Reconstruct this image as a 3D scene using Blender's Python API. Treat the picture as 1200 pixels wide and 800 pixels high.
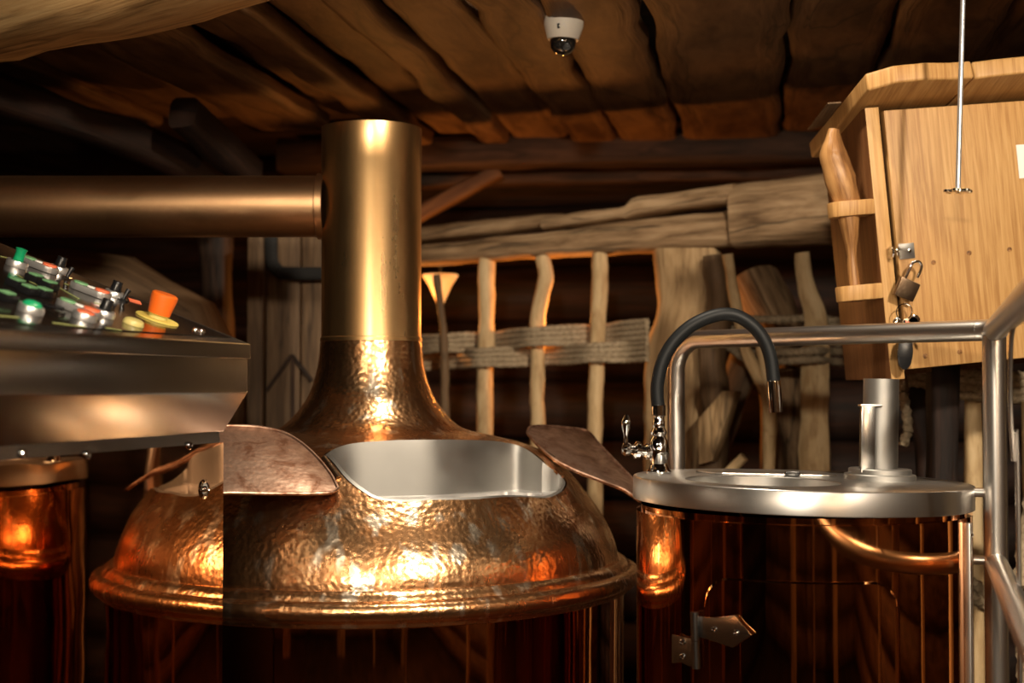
import bpy, bmesh, math, random
from mathutils import Vector, Matrix, noise
V = Vector
R = math.radians
sc = bpy.context.scene
for o in list(bpy.data.objects): bpy.data.objects.remove(o)

# ------------------------------------------------------------------ camera
H = 1.6                 # eye height
FPX = 1667.0            # 50 mm on a 36 mm frame, 1200 px wide
PITCH = math.atan(50 / FPX)
cam_d = bpy.data.cameras.new('camera'); cam = bpy.data.objects.new('camera', cam_d)
sc.collection.objects.link(cam); sc.camera = cam
cam.location = (0, 0, H); cam.rotation_euler = (R(90) + PITCH, 0, 0)
cam_d.sensor_width = 36; cam_d.lens = 36 * FPX / 1200
cam_d.clip_start = .05; cam_d.clip_end = 60
cam_d.dof.use_dof = True; cam_d.dof.focus_distance = 2.85; cam_d.dof.aperture_fstop = 2.6

# ------------------------------------------------------------------ world, lights, exposure
w = bpy.data.worlds.new('night'); sc.world = w; w.use_nodes = True
w.node_tree.nodes['Background'].inputs[0].default_value = (.02, .012, .008, 1)
w.node_tree.nodes['Background'].inputs[1].default_value = .3
sc.view_settings.view_transform = 'Standard'; sc.view_settings.look = 'None'
sc.view_settings.exposure = 0; sc.view_settings.gamma = 1

def light(name, kind, loc, power, color, size=.1, target=None, spot=None, blend=.4):
    d = bpy.data.lights.new(name, kind); d.energy = power; d.color = color
    o = bpy.data.objects.new(name, d); sc.collection.objects.link(o); o.location = loc
    if kind == 'AREA': d.shape = 'DISK'; d.size = size
    else: d.shadow_soft_size = size
    if kind == 'SPOT': d.spot_size = R(spot); d.spot_blend = blend
    if target is not None:
        o.rotation_euler = (V(target) - V(loc)).to_track_quat('-Z', 'Y').to_euler()
    return o
WARM = (1, .85, .66); ORANGE = (1, .36, .07); AMBER = (1, .66, .38)
light('key_lamp', 'SPOT', (1.45, -.3, H + 1.6), 600, WARM, .10, (.25, 3.6, H + .05), 70, .5)
light('front_fill', 'SPOT', (-.25, -.9, H + .72), 215, WARM, .06, (.5, 4.3, H + .1), 44, .6)  # unseen fill spot, added to brighten the fence
light('side_lamp', 'SPOT', (-.75, .35, H + 1.4), 30, WARM, .05, (-.45, 3.2, H - .1), 34, .6)
light('overhead_lamp', 'SPOT', (.12, 2.72, H + 1.75), 130, WARM, .06, (.1, 2.85, H - .3), 82, .5)
light('low_fill', 'POINT', (1.3, -1.3, H + .45), 36, AMBER, .12)  # unseen fill light, added to lift the ceiling underside
light('glow_lamp_a', 'POINT', (-.42, 4.90, H + .20), 8, ORANGE, .03)
light('glow_lamp_b', 'POINT', (.22, 4.62, H + .20), 7, ORANGE, .03)

# ------------------------------------------------------------------ pixel rays (to place things at their real depth)
cp, sp_ = math.cos(PITCH), math.sin(PITCH)
EYE = V((0, 0, H))
def ray(px, py):
    a = (400 - py) / FPX
    return V(((px - 600) / FPX, cp - a * sp_, sp_ + a * cp))
def W(px, py, Y):
    d = ray(px, py); return EYE + d * (Y / d.y)
def on_plane(px, py, p0, n):
    d = ray(px, py); return EYE + d * ((p0 - EYE).dot(n) / d.dot(n))
def Z(py, Y): return W(600, py, Y).z

# ------------------------------------------------------------------ materials
def mat(name):
    m = bpy.data.materials.new(name); m.use_nodes = True
    return m, m.node_tree, m.node_tree.nodes['Principled BSDF']
def N(nt, typ, **kw):
    n = nt.nodes.new(typ)
    for k, v in kw.items():
        if k.startswith('i_'): n.inputs[k[2:].replace('_', ' ')].default_value = v
        else: setattr(n, k, v)
    return n
def L(nt, a, b): nt.links.new(a, b)
def ramp(nt, fac, stops):
    r = N(nt, 'ShaderNodeValToRGB'); cr = r.color_ramp
    while len(cr.elements) < len(stops): cr.elements.new(.5)
    for e, (p, c) in zip(cr.elements, stops):
        e.position = p; e.color = (c, c, c, 1) if isinstance(c, (int, float)) else (*c, 1)
    L(nt, fac, r.inputs[0]); return r.outputs[0]
def coords(nt, scale, src='UV', rnd=True):
    tc = N(nt, 'ShaderNodeTexCoord'); mp = N(nt, 'ShaderNodeMapping'); mp.inputs['Scale'].default_value = scale
    if rnd:
        oi = N(nt, 'ShaderNodeObjectInfo'); ad = N(nt, 'ShaderNodeVectorMath', operation='ADD')
        ml = N(nt, 'ShaderNodeMath', operation='MULTIPLY'); ml.inputs[1].default_value = 37
        L(nt, oi.outputs['Random'], ml.inputs[0]); L(nt, tc.outputs[src], ad.inputs[0]); L(nt, ml.outputs[0], ad.inputs[1])
        L(nt, ad.outputs[0], mp.inputs[0])
    else: L(nt, tc.outputs[src], mp.inputs[0])
    return mp.outputs[0]
def bump(nt, h, b, strength, dist=.01, chain=None):
    n = N(nt, 'ShaderNodeBump'); n.inputs['Strength'].default_value = strength; n.inputs['Distance'].default_value = dist
    L(nt, h, n.inputs['Height'])
    if chain: L(nt, chain, n.inputs['Normal'])
    L(nt, n.outputs[0], b.inputs['Normal']); return n.outputs[0]
def wood(name, dark, mid, lite, gu=2.0, gv=28.0, rough=.6, bs=.5, crack=0.0):
    m, nt, b = mat(name)
    c1 = coords(nt, (gu, gv, 1)); c2 = coords(nt, (gu * 3, gv * 4, 1)); c3 = coords(nt, (1.3, 3, 1))
    n1 = N(nt, 'ShaderNodeTexNoise', i_Scale=1.0, i_Detail=5.0, i_Roughness=.6, i_Distortion=.5); L(nt, c1, n1.inputs[0])
    n2 = N(nt, 'ShaderNodeTexNoise', i_Scale=1.0, i_Detail=3.0); L(nt, c2, n2.inputs[0])
    n3 = N(nt, 'ShaderNodeTexNoise', i_Scale=1.6, i_Detail=3.0, i_Distortion=.6); L(nt, c3, n3.inputs[0])
    mx = N(nt, 'ShaderNodeMath', operation='MULTIPLY_ADD'); mx.inputs[1].default_value = .35
    L(nt, n2.outputs[0], mx.inputs[0]); L(nt, n1.outputs[0], mx.inputs[2])
    m2 = N(nt, 'ShaderNodeMath', operation='MULTIPLY_ADD'); m2.inputs[1].default_value = .55
    L(nt, n3.outputs[0], m2.inputs[0]); L(nt, mx.outputs[0], m2.inputs[2])
    hf = N(nt, 'ShaderNodeMath', operation='MULTIPLY'); hf.inputs[1].default_value = .5; L(nt, m2.outputs[0], hf.inputs[0])
    col = ramp(nt, hf.outputs[0], [(.38, dark), (.475, mid), (.57, lite)])
    if crack:
        cc = coords(nt, (.8, 9, 1)); n4 = N(nt, 'ShaderNodeTexNoise', i_Scale=1.0, i_Detail=4.0, i_Distortion=.4); L(nt, cc, n4.inputs[0])
        ck = ramp(nt, n4.outputs[0], [(.485, 1), (.5, 1 - crack), (.515, 1)])
        mm = N(nt, 'ShaderNodeMix', data_type='RGBA', blend_type='MULTIPLY'); mm.inputs[0].default_value = 1
        L(nt, col, mm.inputs[6]); L(nt, ck, mm.inputs[7]); col = mm.outputs[2]
    L(nt, col, b.inputs['Base Color']); b.inputs['Roughness'].default_value = rough
    b.inputs['Specular IOR Level'].default_value = .3
    bump(nt, m2.outputs[0], b, bs, .006)
    return m
def plain(name, col, rough=.5, metal=0, coat=0, emit=None, es=1):
    m, nt, b = mat(name); b.inputs['Base Color'].default_value = (*col, 1); b.inputs['Roughness'].default_value = rough
    b.inputs['Metallic'].default_value = metal; b.inputs['Coat Weight'].default_value = coat
    if emit: b.inputs['Emission Color'].default_value = (*emit, 1); b.inputs['Emission Strength'].default_value = es
    return m
def steel(name, col, rough, scale=(1, 1, 60), bs=.04, rv=.12):
    m, nt, b = mat(name); b.inputs['Metallic'].default_value = 1; b.inputs['Base Color'].default_value = (*col, 1)
    c = coords(nt, scale, 'Object'); n = N(nt, 'ShaderNodeTexNoise', i_Scale=6.0, i_Detail=4.0); L(nt, c, n.inputs[0])
    c2 = coords(nt, (1, 1, 1), 'Object'); n2 = N(nt, 'ShaderNodeTexNoise', i_Scale=7.0, i_Detail=3.0); L(nt, c2, n2.inputs[0])
    r = N(nt, 'ShaderNodeMapRange'); r.inputs[1].default_value = .3; r.inputs[2].default_value = .7
    r.inputs[3].default_value = max(.02, rough - rv); r.inputs[4].default_value = rough + rv
    L(nt, n2.outputs[0], r.inputs[0]); L(nt, r.outputs[0], b.inputs['Roughness'])
    if bs: bump(nt, n.outputs[0], b, bs, .001)
    return m
def copper(name, c1, c2, rough, hammer=0.0, streak=0.0, blotch=5.0, rv=.1, drips=False):
    m, nt, b = mat(name); b.inputs['Metallic'].default_value = 1
    c = coords(nt, (1, 1, 1), 'Object', False)
    n = N(nt, 'ShaderNodeTexNoise', i_Scale=blotch, i_Detail=6.0, i_Roughness=.65, i_Distortion=.5); L(nt, c, n.inputs[0])
    cs = coords(nt, (22, 22, 1.2), 'Object', False); s = N(nt, 'ShaderNodeTexNoise', i_Scale=1.0, i_Detail=4.0, i_Roughness=.6); L(nt, cs, s.inputs[0])
    mx = N(nt, 'ShaderNodeMix', data_type='FLOAT'); mx.inputs[0].default_value = streak
    L(nt, n.outputs[0], mx.inputs[2]); L(nt, s.outputs[0], mx.inputs[3])
    col = ramp(nt, mx.outputs[0], [(.36, c1), (.64, c2)])
    if drips:    # pale dried runs down the sides
        cd = coords(nt, (26, 26, .7), 'Object', False); dn = N(nt, 'ShaderNodeTexNoise', i_Scale=1.0, i_Detail=2.0); L(nt, cd, dn.inputs[0])
        dm_ = N(nt, 'ShaderNodeMix', data_type='RGBA'); dm_.inputs[7].default_value = (.97, .84, .66, 1)
        L(nt, ramp(nt, dn.outputs[0], [(.56, 0), (.66, .8)]), dm_.inputs[0]); L(nt, col, dm_.inputs[6]); col = dm_.outputs[2]
    L(nt, col, b.inputs['Base Color'])
    r = N(nt, 'ShaderNodeMapRange'); r.inputs[1].default_value = .3; r.inputs[2].default_value = .7
    r.inputs[3].default_value = rough + rv; r.inputs[4].default_value = max(.02, rough - rv)
    L(nt, mx.outputs[0], r.inputs[0]); L(nt, r.outputs[0], b.inputs['Roughness'])
    if hammer:
        v = N(nt, 'ShaderNodeTexVoronoi', feature='SMOOTH_F1', i_Scale=92.0, i_Smoothness=.8); L(nt, c, v.inputs[0])
        n2 = N(nt, 'ShaderNodeTexNoise', i_Scale=95.0, i_Detail=3.0); L(nt, c, n2.inputs[0])
        n5 = N(nt, 'ShaderNodeTexNoise', i_Scale=16.0, i_Detail=2.0); L(nt, c, n5.inputs[0])
        ch = bump(nt, v.outputs['Distance'], b, hammer * .8, .012)
        ch = bump(nt, n5.outputs[0], b, hammer * .5, .03, ch)
        bump(nt, n2.outputs[0], b, hammer * 1.1, .006, ch)
    else:
        n2 = N(nt, 'ShaderNodeTexNoise', i_Scale=3.5, i_Detail=2.0); L(nt, c, n2.inputs[0]); bump(nt, n2.outputs[0], b, .06, .02)
    return m

M = dict(
    hammered=copper('hammered_copper', (.44, .20, .078), (.88, .53, .27), .25, .11, .45, 4.0, .08, True),
    tube=copper('satin_copper', (.70, .41, .17), (.90, .60, .29), .31, 0, .55, 3.0, .08),
    pipe=copper('aged_copper', (.44, .24, .12), (.66, .40, .21), .36, 0, .0, 3.0, .08),
    lidcop=copper('tarnished_copper', (.18, .085, .05), (.54, .36, .265), .45, .05, 0, 22.0, .08),
    polished=copper('polished_copper', (.74, .31, .11), (.80, .36, .14), .05, 0, .3, 2.0, .02),
    mirror=copper('mirror_copper', (.66, .35, .17), (.70, .38, .19), .025, 0, 0, 2.0, .012),
    steel=steel('brushed_stainless', (.70, .67, .63), .29, (1, 1, 1), 0, .0),
    steelh=steel('stainless_panel', (.34, .335, .325), .22, (1, 1, 1), 0, .0),
    satin=steel('satin_stainless', (.36, .35, .33), .48, (3, 3, 3), .03),
    alu=plain('brushed_aluminium', (.78, .77, .76), .32, .85),
    lidsteel=steel('matt_stainless', (.56, .545, .52), .31, (1, 1, 1), 0, .0),
    chrome=plain('chrome', (.82, .80, .78), .06, 1),
    rubber=plain('black_rubber', (.006, .007, .008), .5),
    black=plain('black_plastic', (.010, .010, .011), .25),
    panelblk=plain('black_panel_print', (.030, .022, .017), .12, .6),
    orange=plain('orange_plastic', (.85, .15, .015), .35),
    yellow=plain('yellow_plastic', (.70, .55, .12), .45),
    yellowl=plain('pale_yellow_cap', (.62, .52, .18), .35),
    green=plain('green_lens', (.01, .32, .13), .25),
    greenk=plain('green_cap', (.16, .36, .17), .4),
    red=plain('red_cap', (.75, .16, .07), .4),
    white=plain('white_cap', (.80, .78, .74), .4),
    line=plain('printed_line', (.42, .45, .16), .5),
    bronzelock=plain('dark_brass', (.16, .11, .07), .35, 1),
    iron=plain('black_iron', (.008, .007, .006), .75),
    paper=plain('white_paper', (.80, .78, .74), .7),
    cream=plain('cream_plastic', (.82, .78, .70), .4),
    dome=plain('smoked_dome', (.01, .009, .008), .07, 0, 1),
    gap=plain('shadow_gap', (.004, .003, .003), .9),
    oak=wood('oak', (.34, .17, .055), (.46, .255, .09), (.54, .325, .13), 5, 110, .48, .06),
    oak_shaded=wood('shaded_oak', (.10, .038, .013), (.155, .062, .021), (.20, .085, .03), 5, 110, .5, .1),  # oak darkened so the cabinet side's shade is in its colour
    peg=wood('carved_branch', (.10, .042, .014), (.25, .115, .038), (.42, .22, .08), 6, 60, .4, .3),
    ash=wood('peeled_stick', (.40, .26, .125), (.55, .39, .205), (.63, .47, .265), 9, 40, .65, .3),
    weathered=wood('weathered_log', (.13, .075, .036), (.30, .19, .10), (.44, .30, .17), 5, 60, .75, .7, .7),
    postw=wood('split_post', (.18, .11, .05), (.40, .26, .13), (.52, .36, .19), 5, 50, .7, .6, .6),
    plank=wood('ceiling_plank', (.075, .036, .017), (.15, .08, .037), (.22, .125, .06), 3, 36, .6, .5, .5),
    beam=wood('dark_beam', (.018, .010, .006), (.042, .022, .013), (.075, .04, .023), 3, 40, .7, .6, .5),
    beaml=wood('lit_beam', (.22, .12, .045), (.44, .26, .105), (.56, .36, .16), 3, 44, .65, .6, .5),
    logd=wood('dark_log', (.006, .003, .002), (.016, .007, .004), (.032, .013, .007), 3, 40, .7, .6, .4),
    board=wood('brown_board', (.075, .043, .021), (.14, .083, .042), (.20, .125, .066), 3, 40, .65, .4, .4),
)
def rope_mat():
    m, nt, b = mat('hemp_rope'); c = coords(nt, (40, 30, 1))
    n = N(nt, 'ShaderNodeTexNoise', i_Scale=3.0, i_Detail=4.0); L(nt, c, n.inputs[0])
    L(nt, ramp(nt, n.outputs[0], [(.3, (.20, .145, .085)), (.7, (.42, .33, .215))]), b.inputs['Base Color'])
    b.inputs['Roughness'].default_value = .85; bump(nt, n.outputs[0], b, .5, .004); return m
M['rope'] = rope_mat()
def glass_mat():
    m, nt, b = mat('amber_glass')
    c = coords(nt, (1, 1, 1), 'Object'); n = N(nt, 'ShaderNodeTexNoise', i_Scale=14.0, i_Detail=3.0); L(nt, c, n.inputs[0])
    b.inputs['Base Color'].default_value = (.8, .45, .15, 1); b.inputs['Roughness'].default_value = .4
    L(nt, ramp(nt, n.outputs[0], [(.3, (.75, .30, .06)), (.7, (1, .62, .24))]), b.inputs['Emission Color'])
    b.inputs['Emission Strength'].default_value = .75; return m
M['amber'] = glass_mat()
M['bulb'] = plain('lit_bulb', (1, .8, .5), .4, emit=(1, .72, .38), es=14)

M['rubber'].node_tree.nodes['Principled BSDF'].inputs['Specular IOR Level'].default_value = .25
# ------------------------------------------------------------------ mesh builder
class MB:
    def __init__(s): s.v = []; s.f = []; s.uv = []; s.sm = []
    def add(s, verts, faces, uvs=None, smooth=True):
        k = len(s.v); s.v += [V(p) for p in verts]
        for i, f in enumerate(faces):
            s.f.append([k + a for a in f]); s.sm.append(smooth)
            s.uv.append(uvs[i] if uvs else None)
        return s
    def xform(s, m): s.v = [m @ p for p in s.v]; return s
    def merge(s, o):
        k = len(s.v); s.v += o.v; s.f += [[k + a for a in f] for f in o.f]; s.uv += o.uv; s.sm += o.sm; return s
    def build(s, name, material, parent=None, angle=38):
        off = parent['_o'] if parent is not None and '_o' in parent else V((0, 0, 0))
        off = V(off)
        me = bpy.data.meshes.new(name); me.from_pydata([p - off for p in s.v], [], s.f)
        uvl = me.uv_layers.new(name='UVMap')
        for i, p in enumerate(me.polygons):
            p.use_smooth = s.sm[i]; u = s.uv[i]
            for k, li in enumerate(p.loop_indices):
                if u: uvl.data[li].uv = u[k]
                else:
                    q = s.v[s.f[i][k]]; n = p.normal
                    a = max(range(3), key=lambda t: abs(n[t]))
                    uvl.data[li].uv = (q.z, q.x + q.y) if a != 2 else (q.x, q.y)
        me.update(); me.set_sharp_from_angle(angle=R(angle))
        me.materials.append(material)
        o = bpy.data.objects.new(name, me); sc.collection.objects.link(o)
        if parent is not None: o.parent = parent; o['_o'] = tuple(off)
        return o
def thing(name, loc, label, cat, group=None):
    o = bpy.data.objects.new(name, None); sc.collection.objects.link(o); o.location = loc; o['_o'] = tuple(loc)
    o.empty_display_size = .1; tag(o, label, cat, group); return o
def tag(o, label, cat, group=None):
    o['label'] = label; o['category'] = cat
    if group: o['group'] = group
    return o
def structure(o): o['kind'] = 'structure'; return o

def resample(path, step):
    out = [path[0].copy()]
    for a, b in zip(path, path[1:]):
        k = max(1, int((b - a).length / step))
        out += [a.lerp(b, i / k) for i in range(1, k + 1)]
    return out
def catmull(pts, n=6):
    P = [pts[0] * 2 - pts[1]] + list(pts) + [pts[-1] * 2 - pts[-2]]; out = []
    for i in range(1, len(P) - 2):
        for k in range(n):
            t = k / n; a, b, c, d = P[i - 1:i + 3]
            out.append(.5 * ((2 * b) + (c - a) * t + (2 * a - 5 * b + 4 * c - d) * t * t + (3 * b - a - 3 * c + d) * t ** 3))
    out.append(pts[-1].copy()); return out
def lerp_list(vals, t):
    if not isinstance(vals, (list, tuple)): return vals
    x = t * (len(vals) - 1); i = min(int(x), len(vals) - 2) if len(vals) > 1 else 0
    return vals[i] + (vals[min(i + 1, len(vals) - 1)] - vals[i]) * (x - i)
def sweep(path, ra, rb=None, n=12, power=2.0, up=V((0, 0, 1)), jit=0.0, freq=4.0, seed=0, twist=0.0, lobes=0, lobe_amp=.18, mb=None, fixed=True, uoff=None, tan=None):
    """a bar along path; ra = half width across, rb = half height along 'up'; jit roughens it"""
    mb = mb or MB(); path = [V(p) for p in path]; rb = ra if rb is None else rb
    rng = random.Random(seed); so = V((rng.uniform(-50, 50), rng.uniform(-50, 50), rng.uniform(-50, 50)))
    uo = rng.uniform(0, 20) if uoff is None else uoff
    cum = [0]
    for a, b in zip(path, path[1:]): cum.append(cum[-1] + ((b - a).length if tan is None else abs((b - a).dot(tan))))
    T = cum[-1]; rings = []; prev = None
    for i, p in enumerate(path):
        t = tan if tan is not None else (path[min(i + 1, len(path) - 1)] - path[max(i - 1, 0)]).normalized()
        u0 = up if (prev is None or fixed) else prev
        if abs(t.dot(u0)) > .98: u0 = V((0, 1, 0)) if abs(t.y) < .9 else V((1, 0, 0))
        e2 = (u0 - t * u0.dot(t)).normalized(); e1 = t.cross(e2); prev = e2
        a_, b_ = lerp_list(ra, cum[i] / T), lerp_list(rb, cum[i] / T); ring = []
        for k in range(n):
            th = 2 * math.pi * (k + .5) / n; c, s_ = math.cos(th), math.sin(th)
            x = math.copysign(abs(c) ** (2 / power), c); y = math.copysign(abs(s_) ** (2 / power), s_)
            f = 1.0
            if lobes: f += lobe_amp * math.cos(lobes * (th - twist * cum[i]))
            q = p + e1 * (a_ * x * f) + e2 * (b_ * y * f)
            if jit:
                q = q + (q - p).normalized() * jit * (noise.noise((q * freq) + so) + .5 * noise.noise(q * freq * 2.7 + so))
            ring.append(q)
        rings.append(ring)
    vs = [q for r in rings for q in r]; fs = []; us = []
    per = 2 * math.pi * (lerp_list(ra, .5) + lerp_list(rb, .5)) / 2
    for i in range(len(rings) - 1):
        for k in range(n):
            k2 = (k + 1) % n
            fs.append([i * n + k, i * n + k2, (i + 1) * n + k2, (i + 1) * n + k])
            v0, v1 = per * k / n + uo, per * (k + 1) / n + uo
            us.append([(cum[i] + uo, v0), (cum[i] + uo, v1), (cum[i + 1] + uo, v1), (cum[i + 1] + uo, v0)])
    mb.add(vs, fs, us)
    base = len(mb.v) - len(vs)
    for idx, rev in ((0, True), (len(rings) - 1, False)):
        f = list(range(idx * n, idx * n + n)); f = f[::-1] if rev else f
        mb.f.append([base + a for a in f]); mb.sm.append(False)
        r0 = rings[idx][0]; mb.uv.append([((rings[idx][a - idx * n] - r0).length * .3 + uo, (rings[idx][a - idx * n] - r0).dot(V((.3, .3, .9))) + uo) for a in f])
    return mb
def lathe(prof, seg=48, m=None, mb=None, a0=0, a1=2 * math.pi):
    """prof: (radius, height) rows revolved about +Z then placed by matrix m"""
    mb = mb or MB(); m = m or Matrix(); full = abs(a1 - a0 - 2 * math.pi) < 1e-6; nc = seg if full else seg + 1
    vs = []; ln = [0]
    for (r1, z1), (r2, z2) in zip(prof, prof[1:]): ln.append(ln[-1] + math.hypot(r2 - r1, z2 - z1))
    for r, z in prof:
        for k in range(nc):
            a = a0 + (a1 - a0) * k / seg; vs.append(m @ V((r * math.cos(a), r * math.sin(a), z)))
    fs = []; us = []; rm = max(p[0] for p in prof)
    for i in range(len(prof) - 1):
        for k in range(seg):
            k2 = (k + 1) % nc
            A, B, C_, D = i * nc + k, i * nc + k2, (i + 1) * nc + k2, (i + 1) * nc + k
            fs.append([A, B, C_, D]); q0, q1 = (k / seg) * 6.28 * rm, ((k + 1) / seg) * 6.28 * rm
            us.append([(ln[i], q0), (ln[i], q1), (ln[i + 1], q1), (ln[i + 1], q0)])
    if prof[0][0] < 1e-5:
        pass
    mb.add(vs, fs, us); return mb
def box(c, size, m=None, bev=.0, seg=2, mb=None):
    mb = mb or MB(); bm = bmesh.new(); bmesh.ops.create_cube(bm, size=1)
    for v in bm.verts: v.co = V((v.co.x * size[0], v.co.y * size[1], v.co.z * size[2]))
    if bev: bmesh.ops.bevel(bm, geom=bm.edges[:], offset=bev, segments=seg, affect='EDGES', profile=.6)
    mm = Matrix.Translation(V(c)); mm = m @ mm if m else mm
    return from_bm(bm, mm, mb, size)
def from_bm(bm, mm, mb, size=None):
    bm.verts.index_update(); vs = [mm @ v.co for v in bm.verts]; fs = []; us = []
    ax = max(range(3), key=lambda i: size[i]) if size else 2
    bm.normal_update()
    for f in bm.faces:
        fs.append([v.index for v in f.verts]); n = f.normal; a = max(range(3), key=lambda t: abs(n[t]))
        oth = [i for i in range(3) if i != ax]
        rest = [i for i in oth if i != a]; q = rest[0] if a != ax else oth[0]; u_ax = ax if a != ax else oth[1]
        us.append([(v.co[u_ax], v.co[q]) for v in f.verts])
    bm.free(); mb.add(vs, fs, us); return mb
def prism(outline, thick, bev=0.0, seg=2, mb=None, nrm=None, holes=False):
    """flat plate: outline = world points on a plane, extruded by vector thick"""
    mb = mb or MB(); bm = bmesh.new(); th = V(thick)
    c = sum((V(p) for p in outline), V()) / len(outline)
    vs = [bm.verts.new(V(p) - c) for p in outline]; f = bm.faces.new(vs)
    r = bmesh.ops.extrude_face_region(bm, geom=[f])
    for v in [g for g in r['geom'] if isinstance(g, bmesh.types.BMVert)]: v.co += th
    bmesh.ops.recalc_face_normals(bm, faces=bm.faces[:])
    if bev: bmesh.ops.bevel(bm, geom=bm.edges[:], offset=bev, segments=seg, affect='EDGES', profile=.6, clamp_overlap=True)
    return from_bm(bm, Matrix.Translation(c), mb, (1, 1, 2))
def frame(o, x, z):
    z = V(z).normalized(); x = V(x); x = (x - z * x.dot(z)).normalized(); y = z.cross(x)
    return Matrix(((x.x, y.x, z.x, o[0]), (x.y, y.y, z.y, o[1]), (x.z, y.z, z.z, o[2]), (0, 0, 0, 1)))
def disc(r, h, b=.0015):   # small solid of revolution, closed
    return [(0, 0), (r, 0), (r, h - b), (r - b, h), (0, h)]
def rounded(pts, rad=.3, n=4):
    """round the corners of a closed outline (fraction rad of the shorter side)"""
    out = []; k = len(pts)
    for i in range(k):
        a, b, c = pts[i - 1], pts[i], pts[(i + 1) % k]
        d = min((a - b).length, (c - b).length) * rad
        p, q = b + (a - b).normalized() * d, b + (c - b).normalized() * d
        for j in range(n + 1):
            t = j / n; out.append(p * (1 - t) ** 2 + b * 2 * t * (1 - t) + q * t * t)
    return out

# ================================================================== SETTING
bdir = V((.174, 1, 0)).normalized(); rdir = V((bdir.y, -bdir.x, 0))
floor = structure(box((0, 1.5, -.03), (8.4, 9.4, .06)).build('floor', M['beam']))
CZ = H + .86
ceiling = structure(box((0, 0, 0), (5.4, 2.9, .05), frame((.0, 4.62, CZ + .125), rdir, (0, 0, 1))).build('ceiling', M['beam']))
qs = [-3.3, -2.92, -2.58, -2.25, -1.93, -1.63, -1.5, -1.35, -1.15, -1.01, -.775, -.57, -.31, .09, .39, .68, 1.02, 1.34, 1.7]
rng = random.Random(5)
for i, (q0, q1) in enumerate(zip(qs, qs[1:])):
    x0, x1 = q0 * .86, q1 * .86; wd = x1 - x0; xm = (x0 + x1) / 2
    left = q1 <= -1.5
    yend = (4.62 if left else 5.08 - .18 * (xm + .8)) + rng.uniform(-.04, .04)
    ystart = 3.08
    drop = rng.uniform(-.012, .012) - (.03 if i in (4, 2) else 0) + (.035 if i in (5, 7) else 0)
    pts = []; wl = []
    for k in range(25):
        Y = ystart + (yend - ystart) * k / 24
        wv = .018 * noise.noise(V((Y * 2.2, i * 7.3, 0))) + .01 * noise.noise(V((Y * 6, i * 3.1, 5)))
        pts.append(V((.174 * Y + xm + wv, Y, CZ + .03 + drop)))
        wl.append(wd / 2 - .006 + .016 * noise.noise(V((Y * 3, i * 5.7, 9))))
    sweep(pts, wl, .03, n=16, power=5, jit=.008, freq=5, seed=i).build('plank', M['plank'], ceiling)
# room shell: log walls, high roof over the near half of the room
def log_wall(name, a, b, rad, z0, z1, material, seed):
    a, b = V(a), V(b); t = (b - a).normalized(); nrm = V((-t.y, t.x, 0))
    wl = structure(box((0, 0, 0), ((b - a).length, .06, z1 - z0), frame((a + b) / 2 + V((0, 0, (z0 + z1) / 2)) + nrm * .09, t, (0, 0, 1))).build(name, M['logd']))
    k = 0; z = z0 + rad
    while z < z1:
        o = V((0, 0, z)); path = resample([a + o, b + o], .4)
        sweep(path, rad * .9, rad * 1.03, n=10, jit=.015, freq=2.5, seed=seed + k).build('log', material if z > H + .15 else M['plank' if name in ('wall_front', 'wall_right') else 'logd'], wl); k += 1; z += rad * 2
    return wl
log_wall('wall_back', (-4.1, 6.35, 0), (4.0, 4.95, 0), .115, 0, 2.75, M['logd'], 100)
log_wall('wall_left', (-3.4, -3.1, 0), (-3.4, 6.1, 0), .13, 0, 3.9, M['logd'], 140)
log_wall('wall_right', (3.0, 5.0, 0), (3.0, -3.1, 0), .13, 0, 3.9, M['board'], 180)
log_wall('wall_front', (3.0, -3.0, 0), (-3.4, -3.0, 0), .13, 0, 3.9, M['beaml'], 220)
structure(box((-.2, .0, H + 2.35), (6.6, 6.4, .08)).build('trim_1', M['beam']))          # upper roof deck
structure(box((-.2, 3.12, H + 1.66), (6.6, .08, 1.32)).build('wall_upper', M['beam']))     # gable above the loft edge

# beams of the loft
def log(name, pts, ra, rb, material, label, cat, seed, n=14, power=2.6, jit=.012, freq=5, group=None, step=.08, kind=None, up=V((0, 0, 1))):
    mb = sweep(resample([V(p) for p in pts], step), ra, rb, n=n, power=power, jit=jit, freq=freq, seed=seed, up=up)
    o = mb.build(name, material)
    return tag(o, label, cat, group)
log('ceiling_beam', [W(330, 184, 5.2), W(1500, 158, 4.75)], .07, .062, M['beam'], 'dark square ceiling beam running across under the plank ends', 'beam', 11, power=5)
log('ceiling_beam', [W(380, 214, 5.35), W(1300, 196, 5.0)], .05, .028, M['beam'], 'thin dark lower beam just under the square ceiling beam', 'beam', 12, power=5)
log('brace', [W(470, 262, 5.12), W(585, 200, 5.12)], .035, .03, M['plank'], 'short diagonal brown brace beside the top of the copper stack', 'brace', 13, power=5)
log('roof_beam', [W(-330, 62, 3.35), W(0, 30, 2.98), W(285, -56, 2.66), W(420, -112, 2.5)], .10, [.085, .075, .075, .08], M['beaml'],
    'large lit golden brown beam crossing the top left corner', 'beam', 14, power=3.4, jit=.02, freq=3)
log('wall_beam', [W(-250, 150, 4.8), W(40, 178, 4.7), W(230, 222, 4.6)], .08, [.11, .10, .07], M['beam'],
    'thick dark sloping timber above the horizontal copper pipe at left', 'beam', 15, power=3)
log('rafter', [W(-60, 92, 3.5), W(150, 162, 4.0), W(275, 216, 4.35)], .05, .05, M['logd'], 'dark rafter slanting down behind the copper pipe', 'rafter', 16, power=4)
log('rafter', [W(215, 132, 3.85), W(292, 204, 4.2)], .045, .05, M['logd'], 'short dark rafter nearest the top of the copper stack', 'rafter', 17, power=4)

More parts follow.
